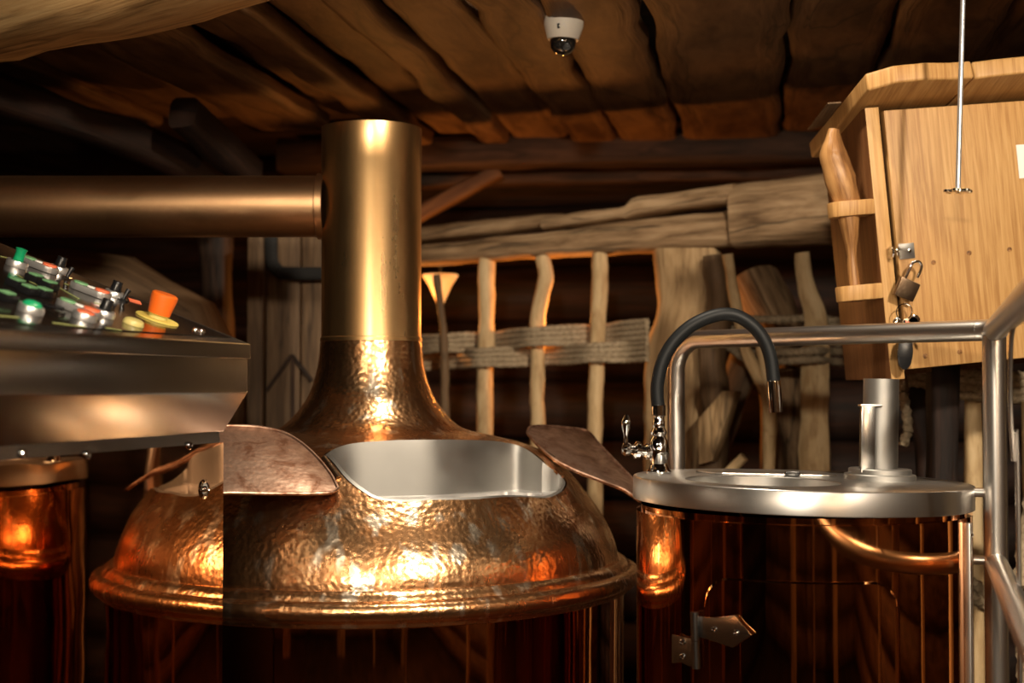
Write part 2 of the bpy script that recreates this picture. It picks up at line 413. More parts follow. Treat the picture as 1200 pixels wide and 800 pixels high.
# ================================================================== BACK OF THE ROOM, LEFT: timbers and boards
log('knee_timber', [W(-160, 335, 4.3), W(20, 332, 4.3), W(140, 345, 4.3), W(215, 385, 4.3), W(238, 450, 4.3), W(240, 560, 4.3)], [.14, .14, .13, .12, .11, .11], .12, M['board'],
    'thick curved brown timber bending down behind the control console', 'timber', 20, jit=.03, freq=3, up=V((0, 1, 0)))
log('wall_post', [W(252, 262, 4.75), W(258, 520, 4.75)], .055, .06, M['beam'], 'dark rough post behind the curved brown timber', 'post', 21, jit=.02, up=V((0, 1, 0)))
door = thing('board_panel', (W(340, 400, 4.5).x, 4.5, 0), 'upright pale brown board panel with a black iron frame behind the copper stack', 'panel')
for a, b, t in ((312, 352, .0), (353, 392, .006), (393, 432, 0)):
    pa = W(a, 500, 4.5); pb = W(b, 500, 4.5); zt = Z(268, 4.5)
    box(((pa.x + pb.x) / 2, 4.5 + t, zt / 2 - .0), (pb.x - pa.x - .003, .03, zt), bev=.004).build('plank', M['board'], door)
pa = W(301, 400, 4.47)
box((pa.x, 4.47, Z(268, 4.47) / 2), (.05, .07, Z(268, 4.47)), bev=.006).build('stile', M['board'], door)
ir = MB()
fr = [W(318, 255, 4.46), W(318, 300, 4.46), W(324, 315, 4.46), W(338, 320, 4.46), W(420, 320, 4.46)]
sweep(catmull(fr, 5), .02, .012, n=8, power=5, up=V((0, 1, 0)), mb=ir).build('iron_frame', M['iron'], door)
for a, b in (((342, 416), (312, 458)), ((342, 416), (366, 446)), ((343, 418), (343, 490))):
    sweep(resample([W(*a, 4.478), W(*b, 4.478)], .05), .006, .006, n=8, power=4, up=V((0, 1, 0))).build('groove_strip', M['beam'], door)  # thin dark strips added in place of grooves in the boards

# ================================================================== FENCE BEHIND THE KETTLE
FA, FB = W(430, 300, 4.8), W(985, 300, 4.1)
FA = V((FA.x, FA.y, 0)); FB = V((FB.x, FB.y, 0)); fdir = (FB - FA).normalized(); fn = V((-fdir.y, fdir.x, 0))   # fn points away from the camera
if fn.y < 0: fn = -fn
def FP(px, py, off=0.0):
    return on_plane(px, py, FA + fn * off, fn)
beamt = thing('log_rail', FP(700, 290, .03), 'weathered grey split log lying across above the pale fence sticks', 'log')
def lerp_px(tab, x):
    for (x0, y0), (x1, y1) in zip(tab, tab[1:]):
        if x0 <= x <= x1: return y0 + (y1 - y0) * (x - x0) / (x1 - x0)
    return tab[-1][1] if x > tab[-1][0] else tab[0][1]
def timber(top, bot, x0, x1, n_, dep, off, seed, name, power=3.6, jit=.007):
    P = []; hh = []
    for k in range(n_ + 1):
        x = x0 + (x1 - x0) * k / n_; a, b = FP(x, lerp_px(top, x), off), FP(x, lerp_px(bot, x), off)
        P.append((a + b) / 2); hh.append((a - b).length / 2)
    return sweep(P, dep, hh, n=22, power=power, jit=jit, freq=7, seed=seed, tan=(P[-1] - P[0]).normalized()).build(name, M['weathered'], beamt)
timber([(420, 298), (500, 288), (640, 273), (760, 259), (880, 244)], [(420, 319), (500, 311), (600, 304), (700, 299), (800, 293), (970, 287), (1060, 284)], 425, 880, 44, .065, .03, 30, 'log')
timber([(862, 219), (870, 216), (965, 204), (1060, 196)], [(862, 292), (970, 287), (1060, 284)], 862, 1055, 20, .075, .02, 34, 'log_butt', 3.2)
timber([(420, 280), (500, 266), (570, 258), (640, 251)], [(420, 297), (500, 284), (570, 276), (640, 268)], 425, 660, 22, .045, .03, 31, 'split_piece')
timber([(640, 262), (648, 255), (700, 248), (740, 243), (748, 231), (800, 225), (866, 217)], [(640, 271), (866, 239)], 642, 866, 30, .06, .02, 32, 'split_piece', 4.5, .008)

def stick(pts, rad, label, seed, name='fence_stick', material='ash', off=.0, cat='stick', floor_at=True, rb=None, jit=.006, group=None):
    P = [FP(px, py, off) for px, py in pts]
    if floor_at: P.append(V((P[-1].x + (P[-1].x - P[-2].x) * .2, P[-1].y, 0.0)))
    rr = list(rad) + [rad[-1]] if isinstance(rad, (list, tuple)) else rad
    mb = sweep(catmull(P, 8), rr, rb, n=12, jit=jit, freq=9, seed=seed, up=fn, power=2.2)
    return tag(mb.build(name, M[material]), label, cat, group or ('peeled fence sticks' if name == 'fence_stick' else None))
stick([(571, 300), (570, 340), (570, 400), (568, 450), (568, 520)], .027, 'pale peeled fence stick nearest the copper stack', 40)
stick([(636, 300), (640, 325), (631, 370), (630, 420), (629, 470), (630, 530)], .025, 'crooked pale fence stick with a bend near its top, behind the kettle hatch', 41)
stick([(703, 296), (703, 330), (701, 380), (699, 440), (697, 530)], .024, 'pale fence stick behind the right copper hatch lid', 42)
stick([(511, 322), (514, 345), (518, 370), (520, 400), (521, 450), (521, 520)], [.012, .014, .018, .016, .015, .015], 'thin dark twisted stick in front of the amber lamp', 43, material='board', off=-.05)
post = thing('fence_post', V((FP(808, 400).x, FP(808, 400).y, 0)), 'broad split timber post behind the black tap hose', 'post')
P = [FP(806, 292, .03), FP(804, 360, .03), FP(799, 420, .03), FP(795, 480, .03), FP(794, 560, .03)]; P.append(V((P[-1].x, P[-1].y, 0)))
sweep(catmull(P, 8), [.10, .105, .10, .095, .09, .09], .06, n=18, power=3.4, jit=.02, freq=5, seed=44, up=fn).build('trunk', M['postw'], post)
P = [FP(838, 300, -.03), FP(842, 350, -.03), FP(836, 420, -.03), FP(838, 480, -.03), FP(834, 560, -.03)]; P.append(V((P[-1].x, P[-1].y, 0)))
sweep(catmull(P, 8), [.035, .04, .045, .05, .05, .05], .05, n=14, power=3, jit=.02, freq=6, seed=45, up=fn).build('split_slab', M['board'], post)
wd = [FP(818, 490, -.13), FP(846, 458, -.13), FP(862, 458, -.13), FP(842, 520, -.13), FP(835, 540, -.13), FP(818, 545, -.13)]
prism(wd, -fn * -.07, .006).build('wedge', M['postw'], post)
br = thing('forked_branch', V((FP(902, 500, -.125).x, FP(902, 500, -.125).y, 0)), 'pale forked branch standing right of the split post', 'branch')
P = [FP(853, 298, -.125), FP(858, 330, -.125), FP(866, 375, -.125), FP(874, 410, -.125), FP(888, 440, -.125), FP(900, 470, -.125), FP(902, 510, -.125), FP(901, 560, -.125)]; P.append(V((P[-1].x, P[-1].y, 0)))
sweep(catmull(P, 6), [.015, .017, .018, .018, .017, .019, .020, .020, .02], n=12, jit=.005, freq=10, seed=46, up=fn).build('stem', M['ash'], br)
P = [FP(900, 475, -.125), FP(899, 455, -.125), FP(894, 425, -.14), FP(888, 398, -.155)]
sweep(catmull(P, 6), [.018, .014, .012, .010], n=10, jit=.004, freq=10, seed=47, up=fn).build('side_branch', M['ash'], br)
stick([(940, 296), (944, 330), (955, 372), (957, 410), (955, 470), (955, 560)], [.022, .040, .044, .042, .045, .045, .045], 'wide flat pale fence board left of the wooden cabinet', 48, name='fence_board', cat='board', rb=.016)
log('leaning_log', [FP(880, 330, .35), FP(915, 400, .3), FP(925, 470, .3), V((FP(925, 500, .3).x, FP(925, 500, .3).y, 0))], .085, .085, M['weathered'], 'grey round log end standing behind the woven ropes near the wide board', 'log', 49, jit=.02)
log('leaning_board', [FP(882, 400, .2), FP(838, 520, .2), V((FP(800, 600, .2).x, FP(800, 600, .2).y, 0))], .05, .02, M['board'], 'brown leaning board between the split post and the forked branch', 'board', 50, power=4, up=fn)
log('cut_branch', [FP(872, 535, -.15), FP(845, 562, -.15), FP(800, 620, -.15), V((FP(790, 640, -.15).x, FP(790, 640, -.15).y, 0))], .016, .016, M['ash'], 'thin cut branch stub leaning at the foot of the split post', 'branch', 51)

# woven ropes
def rope(pts, rad, label, seed, group='woven fence ropes', lay=260):
    path = resample(catmull(pts, 10), .010)
    mb = sweep(path, rad, n=9, lobes=3, twist=lay / 3, lobe_amp=.2, seed=seed, up=V((0, 0, 1)))
    return tag(mb.build('rope', M['rope']), label, 'rope', group)
sx = [430, 520, 570, 632, 701, 765]
def weave(py_l, py_r, sign, nr, tagname, seed, spread=.0165):
    ordn = ['top', 'second', 'third', 'bottom']
    for r in range(nr):
        pts = []
        for i, px in enumerate(sx):
            s = sign * (1 if i % 2 == 0 else -1)
            t = (px - sx[0]) / (sx[-1] - sx[0]); py = py_l + (py_r - py_l) * t
            mid = FP(px, py, 0)
            if i in (0, len(sx) - 1): dz = (nr - 1) / 2 - r
            else: dz = ((nr - 1) / 2 - r) * .92
            amp = .046 if i not in (0,) else .02
            if i == len(sx) - 1: amp = -.045 * s / abs(s) if s > 0 else .045
            p = mid + fn * (amp * s) + V((0, 0, dz * spread + .004 * noise.noise(V((i * 3.3, r * 5.1, seed)))))
            pts.append(p)
            if i < len(sx) - 1:
                px2 = (px + sx[i + 1]) / 2; t = (px2 - sx[0]) / (sx[-1] - sx[0])
                pts.append(FP(px2, py_l + (py_r - py_l) * t, 0) + V((0, 0, dz * spread * 1.12)))
        rope(pts, .0092, f'{ordn[r]} rope of the {tagname} woven bundle between kettle and split post', seed + r)
weave(409, 386, 1, 4, 'upper', 60)
weave(425, 411, -1, 4, 'lower', 64)
for r, (pa, dz) in enumerate((((372, 376), 0), ((386, 380), 1), ((398, 402), 2), ((411, 412), 3), ((421, 424), 4))):
    o = [-.05, -.05, .05, .05, .05][r]
    pts = [FP(848, 378 + r * 6, -.02), FP(880, pa[0] + 2, .05), FP(920, pa[0] + 2, -o), FP(956, pa[0], -.06 if r < 2 else -.05), FP(985, pa[1], .05), FP(1060, pa[1] + 4, .05)]
    if r < 2: pts[3] = FP(956, pa[0], .05)
    rope(pts, .0115, f'{["top", "second", "middle", "fourth", "bottom"][r]} rope of the woven bundle crossing the wide pale board', 70 + r)

# fence pieces under the cabinet, right
stickR = lambda px, y0, Y: [W(px, y0, Y), W(px, 600, Y), V((W(px, 800, Y).x, Y, 0))]
log('fence_stick', [W(1140, 380, 3.62), W(1141, 600, 3.62), V((W(1147, 800, 3.62).x, 3.62, 0))], .021, .021, M['ash'], 'flat pale fence stick right of the steel pipe stub, below the cabinet', 'stick', 80, jit=.004, group='peeled fence sticks')
log('fence_stick', [W(1212, 470, 3.55), V((W(1212, 470, 3.55).x, 3.55, 0))], .03, .03, M['ash'], 'pale fence stick at the right edge behind the steel post', 'stick', 81, jit=.004, group='peeled fence sticks')
log('cabinet_post', [W(1105, 425, 3.42), W(1104, 560, 3.42), V((W(1104, 560, 3.42).x, 3.42, 0))], .035, .035, M['logd'], 'dark reddish post under the wooden cabinet', 'post', 82, jit=.006, power=4)
log('carved_baluster', [W(1080, 448, 3.75), W(1082, 490, 3.75), W(1088, 520, 3.75), W(1088, 600, 3.75), V((W(1088, 600, 3.75).x, 3.75, 0))], [.04, .028, .016, .03, .03], .025, M['logd'], 'dark red carved baluster behind the steel pipe stub', 'baluster', 83, jit=.004)
for r in range(4):
    rope([W(1040, 425 + 9 * r, 3.7), W(1075, 424 + 8 * r, 3.66), W(1110, 432 + 9 * r, 3.60), W(1141, 437 + 9 * r, 3.585), W(1200, 441 + 9 * r, 3.62), W(1260, 442 + 9 * r, 3.66)], .0125,
         f'{["top", "second", "third", "bottom"][r]} rope of the sagging bundle under the wooden cabinet', 84 + r)
rope([W(1052, 428, 3.70), W(1058, 448, 3.60), W(1060, 470, 3.58), W(1064, 500, 3.58), W(1058, 522, 3.58)], .012, 'loose rope end hanging under the cabinet door', 90)
for r, px in enumerate((1200, 1214)):
    rope([W(px + 16, 560, 3.2), W(px + 4, 640, 3.18), W(px, 700, 3.16), W(px + 4, 780, 3.14), V((W(px, 860, 3.16).x, 3.16, .012))], .022, ['thick rope hanging at the right edge beside the steel post', 'second thick rope hanging just outside the right edge'][r], 92 + r, 'hanging thick ropes', 150)
rope([W(1122, 690, 3.59), W(1136, 682, 3.575), W(1150, 690, 3.59), W(1158, 702, 3.63)], .014, 'rope turn knotted round the pale stick low beside the steel post', 95)
rope([W(1122, 704, 3.59), W(1136, 698, 3.575), W(1150, 706, 3.59), W(1158, 716, 3.63)], .014, 'lower rope turn round the pale stick low beside the steel post', 96)

# amber lamp on the log
lampP = W(516, 333, 4.85)
lt = thing('amber_lamp', lampP, 'small amber glass cone lamp glowing under the log beside the copper stack', 'lamp')
lathe([(.002, -.072), (.012, -.066), (.040, -.005), (.062, .030), (.058, .034), (.036, -.002), (.008, -.058)], 24, Matrix.Translation(lampP)).build('glass_shade', M['amber'], lt)
lathe([(0, -.018), (.012, -.012), (.016, 0), (.012, .012), (0, .018)], 16, Matrix.Translation(lampP + V((.008, -.0, .012)))).build('bulb', M['bulb'], lt)
sweep(resample([lampP + V((.0, .0, .02)), lampP + V((0, .0, .06)), lampP + V((.0, -.03, .09))], .01), .006, n=8).build('bracket', M['iron'], lt)

# ================================================================== KETTLE
KD = 3.4; K = V((W(435, 400, KD).x, KD, 0))
prof = [(.118, .108), (.121, .098), (.124, .061), (.132, .020), (.150, -.030), (.184, -.077), (.224, -.107), (.300, -.125), (.353, -.138), (.42, -.163), (.465, -.198), (.506, -.247), (.545, -.300), (.570, -.345), (.584, -.385), (.588, -.415)]
pz = catmull([V((r, z, 0)) for r, z in prof], 4); PROF = [(p.x, p.y + H) for p in pz]
def dome_z(r):
    for (r1, z1), (r2, z2) in zip(PROF, PROF[1:]):
        if r1 <= r <= r2: return z1 + (z2 - z1) * (r - r1) / max(1e-6, r2 - r1)
    return PROF[-1][1]
def on_dome(px, py):
    d = ray(px, py); t = 2.3 / d.y
    while t < 4:
        p = EYE + d * t; r = math.hypot(p.x - K.x, p.y - K.y)
        if .15 < r < .588 and p.z <= dome_z(r): return p
        t += .002
    return None
kettle = thing('brew_kettle', K, 'large hammered copper brew kettle with open hatch and tall copper stack', 'kettle')
# hatch outline on the dome, as seen
hpx = [(379, 533), (388, 527), (410, 521), (450, 518), (500, 517), (550, 517), (588, 519), (612, 524), (640, 543), (660, 558), (664, 568), (655, 579), (630, 584), (560, 586), (490, 588), (450, 587), (425, 578), (400, 556)]
hpts = []
for px, py in hpx:
    p = on_dome(px, py); hpts.append(p)
print('HATCH', [(round(p.x - K.x, 3), round(p.y - K.y, 3), round(p.z - H, 3)) if p else None for p in hpts])
hp2 = [V((p.x, p.y, 0)) for p in hpts]
hc = sum(hp2, V()) / len(hp2)
hout = catmull(hp2 + [hp2[0]], 4)[:-1]
# copper dome: a shell with the hatch cut through it
inner = [(r - .004, z - .003) for r, z in PROF][::-1]
shell = lathe(PROF + inner + [PROF[0]], 160, Matrix.Translation(K))
dome = shell.build('dome', M['hammered'], kettle)
bm = bmesh.new(); bm.from_mesh(dome.data); bmesh.ops.remove_doubles(bm, verts=bm.verts[:], dist=1e-5); bmesh.ops.recalc_face_normals(bm, faces=bm.faces[:]); bm.to_mesh(dome.data); bm.free()
cutm = MB(); prism([V((p.x, p.y, H - .5)) for p in hout], (0, 0, .5), mb=cutm); cutter = cutm.build('cutter', M['steel'])
mod = dome.modifiers.new('cut', 'BOOLEAN'); mod.operation = 'DIFFERENCE'; mod.object = cutter; mod.solver = 'EXACT'
bpy.context.view_layer.update(); dg = bpy.context.evaluated_depsgraph_get()
nm = bpy.data.meshes.new_from_object(dome.evaluated_get(dg)); dome.modifiers.clear(); dome.data = nm; nm.name = 'dome'
bpy.data.objects.remove(cutter)
for p in nm.polygons: p.use_smooth = True
nm.set_sharp_from_angle(angle=R(40)); nm.materials.clear(); nm.materials.append(M['hammered'])
# collar inside the hatch
ZL = H - .243
cm = MB(); n = len(hout); rows = []
for lvl in range(4):
    row = []
    for p in hout:
        r = math.hypot(p.x - K.x, p.y - K.y); zt = dome_z(r) + .0035; q = (p - hc); f = 1 - (.004 if lvl in (0,) else .010 if lvl == 1 else .012) / max(.05, q.length)
        zz = [zt - .004, zt, zt - .02, min(ZL, zt - .03)][lvl]
        row.append(V((hc.x + q.x * f, hc.y + q.y * f, zz)))
    rows.append(row)
rows.append([V((hc.x + (p - hc).x * .80, hc.y + (p - hc).y * .80, ZL - .002)) for p in hout])
rows.append([V((hc.x + (p - hc).x * .79, hc.y + (p - hc).y * .79, ZL - .05)) for p in hout])
rows.append([V((hc.x + (p - hc).x * .5, hc.y + (p - hc).y * .5, ZL - .05)) for p in hout])
rows.append([V((hc.x + (p - hc).x * .01, hc.y + (p - hc).y * .01, ZL - .05)) for p in hout])
vs = [q for r in rows for q in r]
q4 = lambda i: [[i * n + k, i * n + (k + 1) % n, (i + 1) * n + (k + 1) % n, (i + 1) * n + k] for k in range(n)]
cm.add(vs, [f for i in (0, 1, 2, 5, 6) for f in q4(i)]); cm.build('hatch_collar', M['satin'], kettle)
cl = MB(); cl.add(vs, [f for i in (3, 4) for f in q4(i)]); cl.build('hatch_ledge', M['alu'], kettle)
# rim and body
zr = H
rim = [(.586, zr - .408), (.596, zr - .406), (.606, zr - .412), (.610, zr - .420), (.612, zr - .424), (.622, zr - .424), (.633, zr - .430), (.638, zr - .441), (.637, zr - .453), (.629, zr - .462), (.618, zr - .466), (.615, zr - .470), (.612, zr - .476), (.600, zr - .480)]
lathe(rim, 160, Matrix.Translation(K)).build('rim', M['hammered'], kettle)
lathe([(.600, zr - .479), (.600, .10), (.58, .06), (.58, 0)], 128, Matrix.Translation(K)).build('body', M['polished'], kettle)
stack = lathe([(.1185, zr + .100), (.1215, zr + .102), (.1215, zr + .110), (.119, zr + .112), (.119, zr + .524), (.1197, zr + .5255), (.1197, zr + .612), (.1165, zr + .612), (.1165, zr + .3)], 96, Matrix.Translation(K)).build('vapor_stack', M['tube'], kettle)
zp = Z(242, KD); pr = .0735
xs0 = K.x - .118
pm = frame((K.x - .112, KD, zp), (0, 1, 0), (-1, -.0, 0))
lathe([(pr, 0), (pr, 2.6)], 64, pm).build('vapor_pipe', M['pipe'], kettle)
fl = sweep(catmull([K + V((-.1205 * math.cos(a), -.1205 * math.sin(a), zp + .083 * s)) for a, s in ((R(-60), 0), (R(-45), .8), (R(-15), 1.05), (R(15), 1.05), (R(45), .8), (R(60), 0), (R(45), -.8), (R(15), -1.05), (R(-15), -1.05), (R(-45), -.8), (R(-60), 0))], 5), .004, n=8)
lathe([(pr, -.0), (pr + .006, .0), (pr + .006, .016), (pr, .019)], 48, pm).build('pipe_flange', M['pipe'], kettle)
# lids: two flat copper leaves hinged at the slanted hatch ends, folded open
def lid(hinge, nrm, outline):
    a, b = on_dome(*hinge[0]) + V((0, 0, .012)), on_dome(*hinge[1]) + V((0, 0, .012)); nrm = V(nrm).normalized()
    b = b - nrm * (b - a).dot(nrm)
    pts = [on_plane(px, py, a, nrm) for px, py in outline]
    pts = catmull(pts + [pts[0]], 5)[:-1]
    o = prism(pts, -nrm * .006, .002).build('lid', M['lidcop'], kettle)
    o['label'] = 'tarnished copper hatch lid folded open'
    # raised edge bead
    sweep(pts + [pts[0], pts[1]], .0035, n=8, up=nrm).build('edge_bead', M['lidcop'], o)
    hm = MB(); d = (b - a)
    p0, p1 = a + d * .12 - nrm * .004, a + d * .88 - nrm * .004
    k = 3
    for i in range(k):
        q0, q1 = p0.lerp(p1, (i + .03) / k), p0.lerp(p1, (i + .97) / k); sweep([q0, q1], .006, n=10, mb=hm)
    hm.build('hinge', M['bronzelock'], o); return o
lid([(377, 537), (400, 569)], (.166, -.484, .860), [(396, 572), (384, 577), (330, 578), (275, 577), (255, 576), (246, 560), (246, 530), (249, 503), (262, 499), (300, 500), (330, 506), (352, 518), (372, 536), (388, 556)])
lid([(630, 528), (652, 545)], (.3, -.3, .9), [(618, 507), (622, 500), (640, 499), (665, 501), (688, 505), (702, 520), (724, 543), (746, 566), (756, 583), (750, 586), (730, 573), (702, 562), (672, 550), (650, 538), (632, 523)])

# ================================================================== CONTROL CONSOLE
PE = V(W(262, 517, 2.7)); PE.z = 0
u = V((.283, .959, 0)).normalized(); nn = V((.959, -.283, 0)).normalized(); up = V((0, 0, 1))
con = thing('control_console', PE - u * .6 - nn * .3, 'stainless and mirror copper control console with sloping button panel', 'console')
def CP(n_, u_, z_): return PE + nn * n_ + u * u_ + V((0, 0, z_))
UB = -1.25; NB = -.62
def rect(n0, n1, u0, u1, z): return [CP(n0, u0, z), CP(n1, u0, z), CP(n1, u1, z), CP(n0, u1, z)]
def loft(rects, mb=None, capb=True, capt=True):
    mb = mb or MB(); vs = [p for r in rects for p in r]; fs = []
    for i in range(len(rects) - 1):
        for k in range(4): k2 = (k + 1) % 4; fs.append([i * 4 + k, i * 4 + k2, i * 4 + 4 + k2, i * 4 + 4 + k])
    if capb: fs.append([3, 2, 1, 0])
    if capt: b = len(vs) - 4; fs.append([b, b + 1, b + 2, b + 3])
    return mb.add(vs, fs, None, False)
def bevel_mb(mb, off, seg=2):
    bm = bmesh.new(); vs = [bm.verts.new(p) for p in mb.v]
    for f in mb.f: bm.faces.new([vs[a] for a in f])
    bmesh.ops.recalc_face_normals(bm, faces=bm.faces[:])
    bmesh.ops.bevel(bm, geom=bm.edges[:], offset=off, segments=seg, affect='EDGES', profile=.6)
    return from_bm(bm, Matrix(), MB(), (1, 1, 2))
loft([rect(NB, -.006, UB, -.004, 0), rect(NB, -.006, UB, -.004, H - .10)]).build('body', M['steelh'], con)
loft([rect(-.0055, 0, UB, 0, .08), rect(-.0055, 0, UB, 0, H - .110)]).build('mirror_panel', M['mirror'], con)['label'] = 'mirror-polished copper side panel'
loft([rect(NB, -.002, UB, -.014, H - .115), rect(NB, -.002, UB, -.014, H - .085)]).build('trim_strip', M['steelh'], con)
SL = .374; zc = H + .0766
def toprect(n0, n1, u0, u1, dz):
    r = rect(n0, n1, u0, u1, 0); return [V((p.x, p.y, zc + dz + SL * (.04 - (n_)))) for p, n_ in zip(r, (n0, n1, n1, n0))]
bevel_mb(loft([rect(NB, 0, UB, 0, H - .090), rect(NB - .04, .036, UB - .04, .027, H - .016), toprect(NB - .04, .036, UB - .04, .027, -.028)]), .0025).build('hood', M['steelh'], con)
bevel_mb(loft([toprect(NB - .044, .040, UB - .044, .031, -.0285), toprect(NB - .044, .040, UB - .044, .031, 0)]), .003, 3).build('top_frame', M['steelh'], con)
c1 = CP(.04, .03, 0); c1.z = zc
tl = (-nn + V((0, 0, SL))).normalized(); tn = u.cross(tl).normalized(); tn = tn if tn.z > 0 else -tn
loft([toprect(NB, .012, UB, .006, .0002), toprect(NB, .012, UB, .006, .0018)]).build('button_plate', M['panelblk'], con)['label'] = 'glossy black printed button plate'
top0 = c1 + tn * .002
def TP(px, py): return on_plane(px, py, top0, tn)
def TM(px, py, rot=0): return frame(TP(px, py), Matrix.Rotation(rot, 3, tn) @ u, tn)
def part(mb, name, m_, parent, label=None):
    o = mb.build(name, M[m_], parent)
    if label: o['label'] = label
    return o
# emergency stop
m = TM(184, 374)
e = part(lathe(disc(.040, .003), 40, m), 'emergency_stop', 'yellow', con, 'orange emergency stop on a yellow disc')
part(lathe([(.017, .002), (.017, .008), (.020, .010), (.021, .011)], 32, m), 'collar', 'yellowl', e)
part(lathe([(.019, .010), (.0205, .011), (.0245, .042), (.0240, .047), (.021, .0495), (0, .049)], 32, m), 'button_cap', 'orange', e)
m = TM(156, 380)
e = part(lathe([(.0185, 0), (.0185, .003), (.0165, .008), (.011, .0105), (0, .011)], 28, m), 'push_button', 'yellowl', con, 'pale yellow push button')
# silver lamps / mushroom buttons with green lens
for px, py, lens, r in ((35, 366, 'green', .0155), (19, 312, 'green', .0150)):
    m = TM(px, py)
    e = part(lathe([(.0205, 0), (.0205, .008), (.0190, .0115), (.013, .012)], 28, m), 'indicator_button', 'alu', con, 'green button in a chrome ring')
    if py < 330: part(lathe([(.010, .010), (.009, .026), (.011, .034), (.0, .036)], 20, m), 'lens', lens, e)
    else: part(lathe([(r, .0115), (r - .001, .015), (r - .006, .0185), (0, .020)], 24, m), 'lens', lens, e)
m = TM(98, 374)
e = part(lathe([(.0205, 0), (.0205, .008), (.0190, .0115), (.013, .012)], 28, m), 'indicator_button', 'alu', con, 'red and white button in a chrome ring')
part(lathe([(.0150, .010), (.014, .014), (0, .016)], 24, m), 'lens', 'red', e)
# twin push buttons: long oval body with green, white and red caps
def stadium(m, ln, r, h, mb=None):
    pts = []
    for k in range(9): a = -math.pi / 2 + math.pi * k / 8; pts.append(m @ V((ln / 2 + r * math.cos(a), r * math.sin(a), 0)))
    for k in range(9): a = math.pi / 2 + math.pi * k / 8; pts.append(m @ V((-ln / 2 + r * math.cos(a), r * math.sin(a), 0)))
    return prism(pts, (m.to_3x3() @ V((0, 0, h))), .0015, mb=mb)
for px, py, rot in ((44, 314, 8), (105, 344, 8), (91, 366, 8)):
    m = TM(px, py, R(90 + rot)); mm = lambda dx, dz: m @ Matrix.Translation((dx, 0, dz))
    e = part(stadium(m, .044, .0185, .012), 'twin_button', 'alu', con, 'double push button with green and red caps')
    part(stadium(mm(-.022, .012), .004, .012, .004), 'button_cap', 'red', e, 'red cap')
    part(stadium(mm(.022, .012), .004, .012, .003), 'button_cap', 'greenk', e, 'green cap')
    part(stadium(mm(.0, .012), .004, .007, .002), 'label_window', 'white', e)
for px, py in ((68, 318), (133, 347), (121, 370)):
    m = TM(px, py)
    e = part(lathe([(.0195, 0), (.0195, .007), (.0175, .0105), (.010, .011)], 28, m), 'selector_switch', 'alu', con, 'black selector knob on a chrome ring')
    part(lathe([(.0115, .010), (.0110, .015), (.0090, .026), (.008, .029), (0, .030)], 20, m), 'knob', 'black', e)
    part(box((0, 0, .021), (.005, .020, .018), m, .001), 'pointer', 'black', e)
for px, py in ((78, 326), (144, 352)):
    m = TM(px, py)
    e = part(lathe(disc(.010, .004), 6, m), 'toggle_switch', 'chrome' if px < 100 else 'black', con, 'small toggle switch')
    sweep([m @ V((0, 0, .003)), m @ V((.004, 0, .014)), m @ V((.008, 0, .021))], [.0035, .004, .0055], n=10, up=u).build('lever', M['black'], e)
for px, py in ((18, 336), (32, 344), (50, 347), (40, 330), (56, 338), (6, 352)):
    m = TM(px, py)
    e = part(box((0, 0, .006), (.030, .026, .012), m, .0015), 'key_button', 'black', con)
    part(box((0, 0, .0135), (.022, .018, .003), m, .0008), 'key_cap', 'greenk', e)
part(box((0, 0, .002), (.040, .016, .004), TM(62, 360), .0008), 'name_plate', 'black', con)
part(box((0, 0, .002), (.030, .014, .004), TM(66, 367), .0008), 'name_plate', 'panelblk', con)
for a, b in (((62, 378), (100, 383)), ((124, 384), (142, 387)), ((0, 370), (22, 372)), ((66, 335), (92, 350)), ((20, 322), (46, 335)), ((0, 300), (14, 303)), ((110, 354), (128, 360)), ((96, 342), (76, 332))):
    pa, pb = TP(*a), TP(*b); d = (pb - pa).normalized(); sd = tn.cross(d) * .0016
    part(prism([pa - sd, pb - sd, pb + sd, pa + sd], tn * .0006), 'printed_line', 'line', con)
part(prism([TP(150, 349), TP(164, 353), TP(166, 357), TP(152, 353)], tn * .0006), 'printed_mark', 'red', con)
for px, py in ((229, 387), (236, 389)):
    m = TM(px, py); part(lathe([(.007, 0), (.007, .002), (.005, .0055), (0, .0065)], 16, m), 'screw', 'chrome', con)
for px, py in ((27, 532), (102, 533), (222, 522), (239, 573)):
    p = on_plane(px, py, PE, nn); r = .018 if py > 550 else .0075
    m = frame(p, up, nn); part(lathe([(r, -.001), (r, .002), (r * .75, .004), (r * .7, .002), (r * .35, .002), (r * .3, .006), (0, .0065)], 20, m), 'screw', 'chrome', con)

# ================================================================== COPPER TANK (right)
TD = 2.9; TC = V((W(938, 560, TD).x, TD, 0)); TR = .339
tank = thing('copper_tank', TC, 'polished copper tank with stainless lid at the right, below the black tap hose', 'tank')
zl = H - .193
tilt = Matrix.Translation(TC + V((0, 0, zl))) @ Matrix.Rotation(R(1.3), 4, 'Y')
lathe([(TR - .016, zl - .05), (TR - .016, zl - .062), (TR - .006, zl - .062), (TR - .006, .12), (TR - .03, .10), (TR - .03, 0)], 128, Matrix.Translation(TC)).build('cladding', M['polished'], tank)
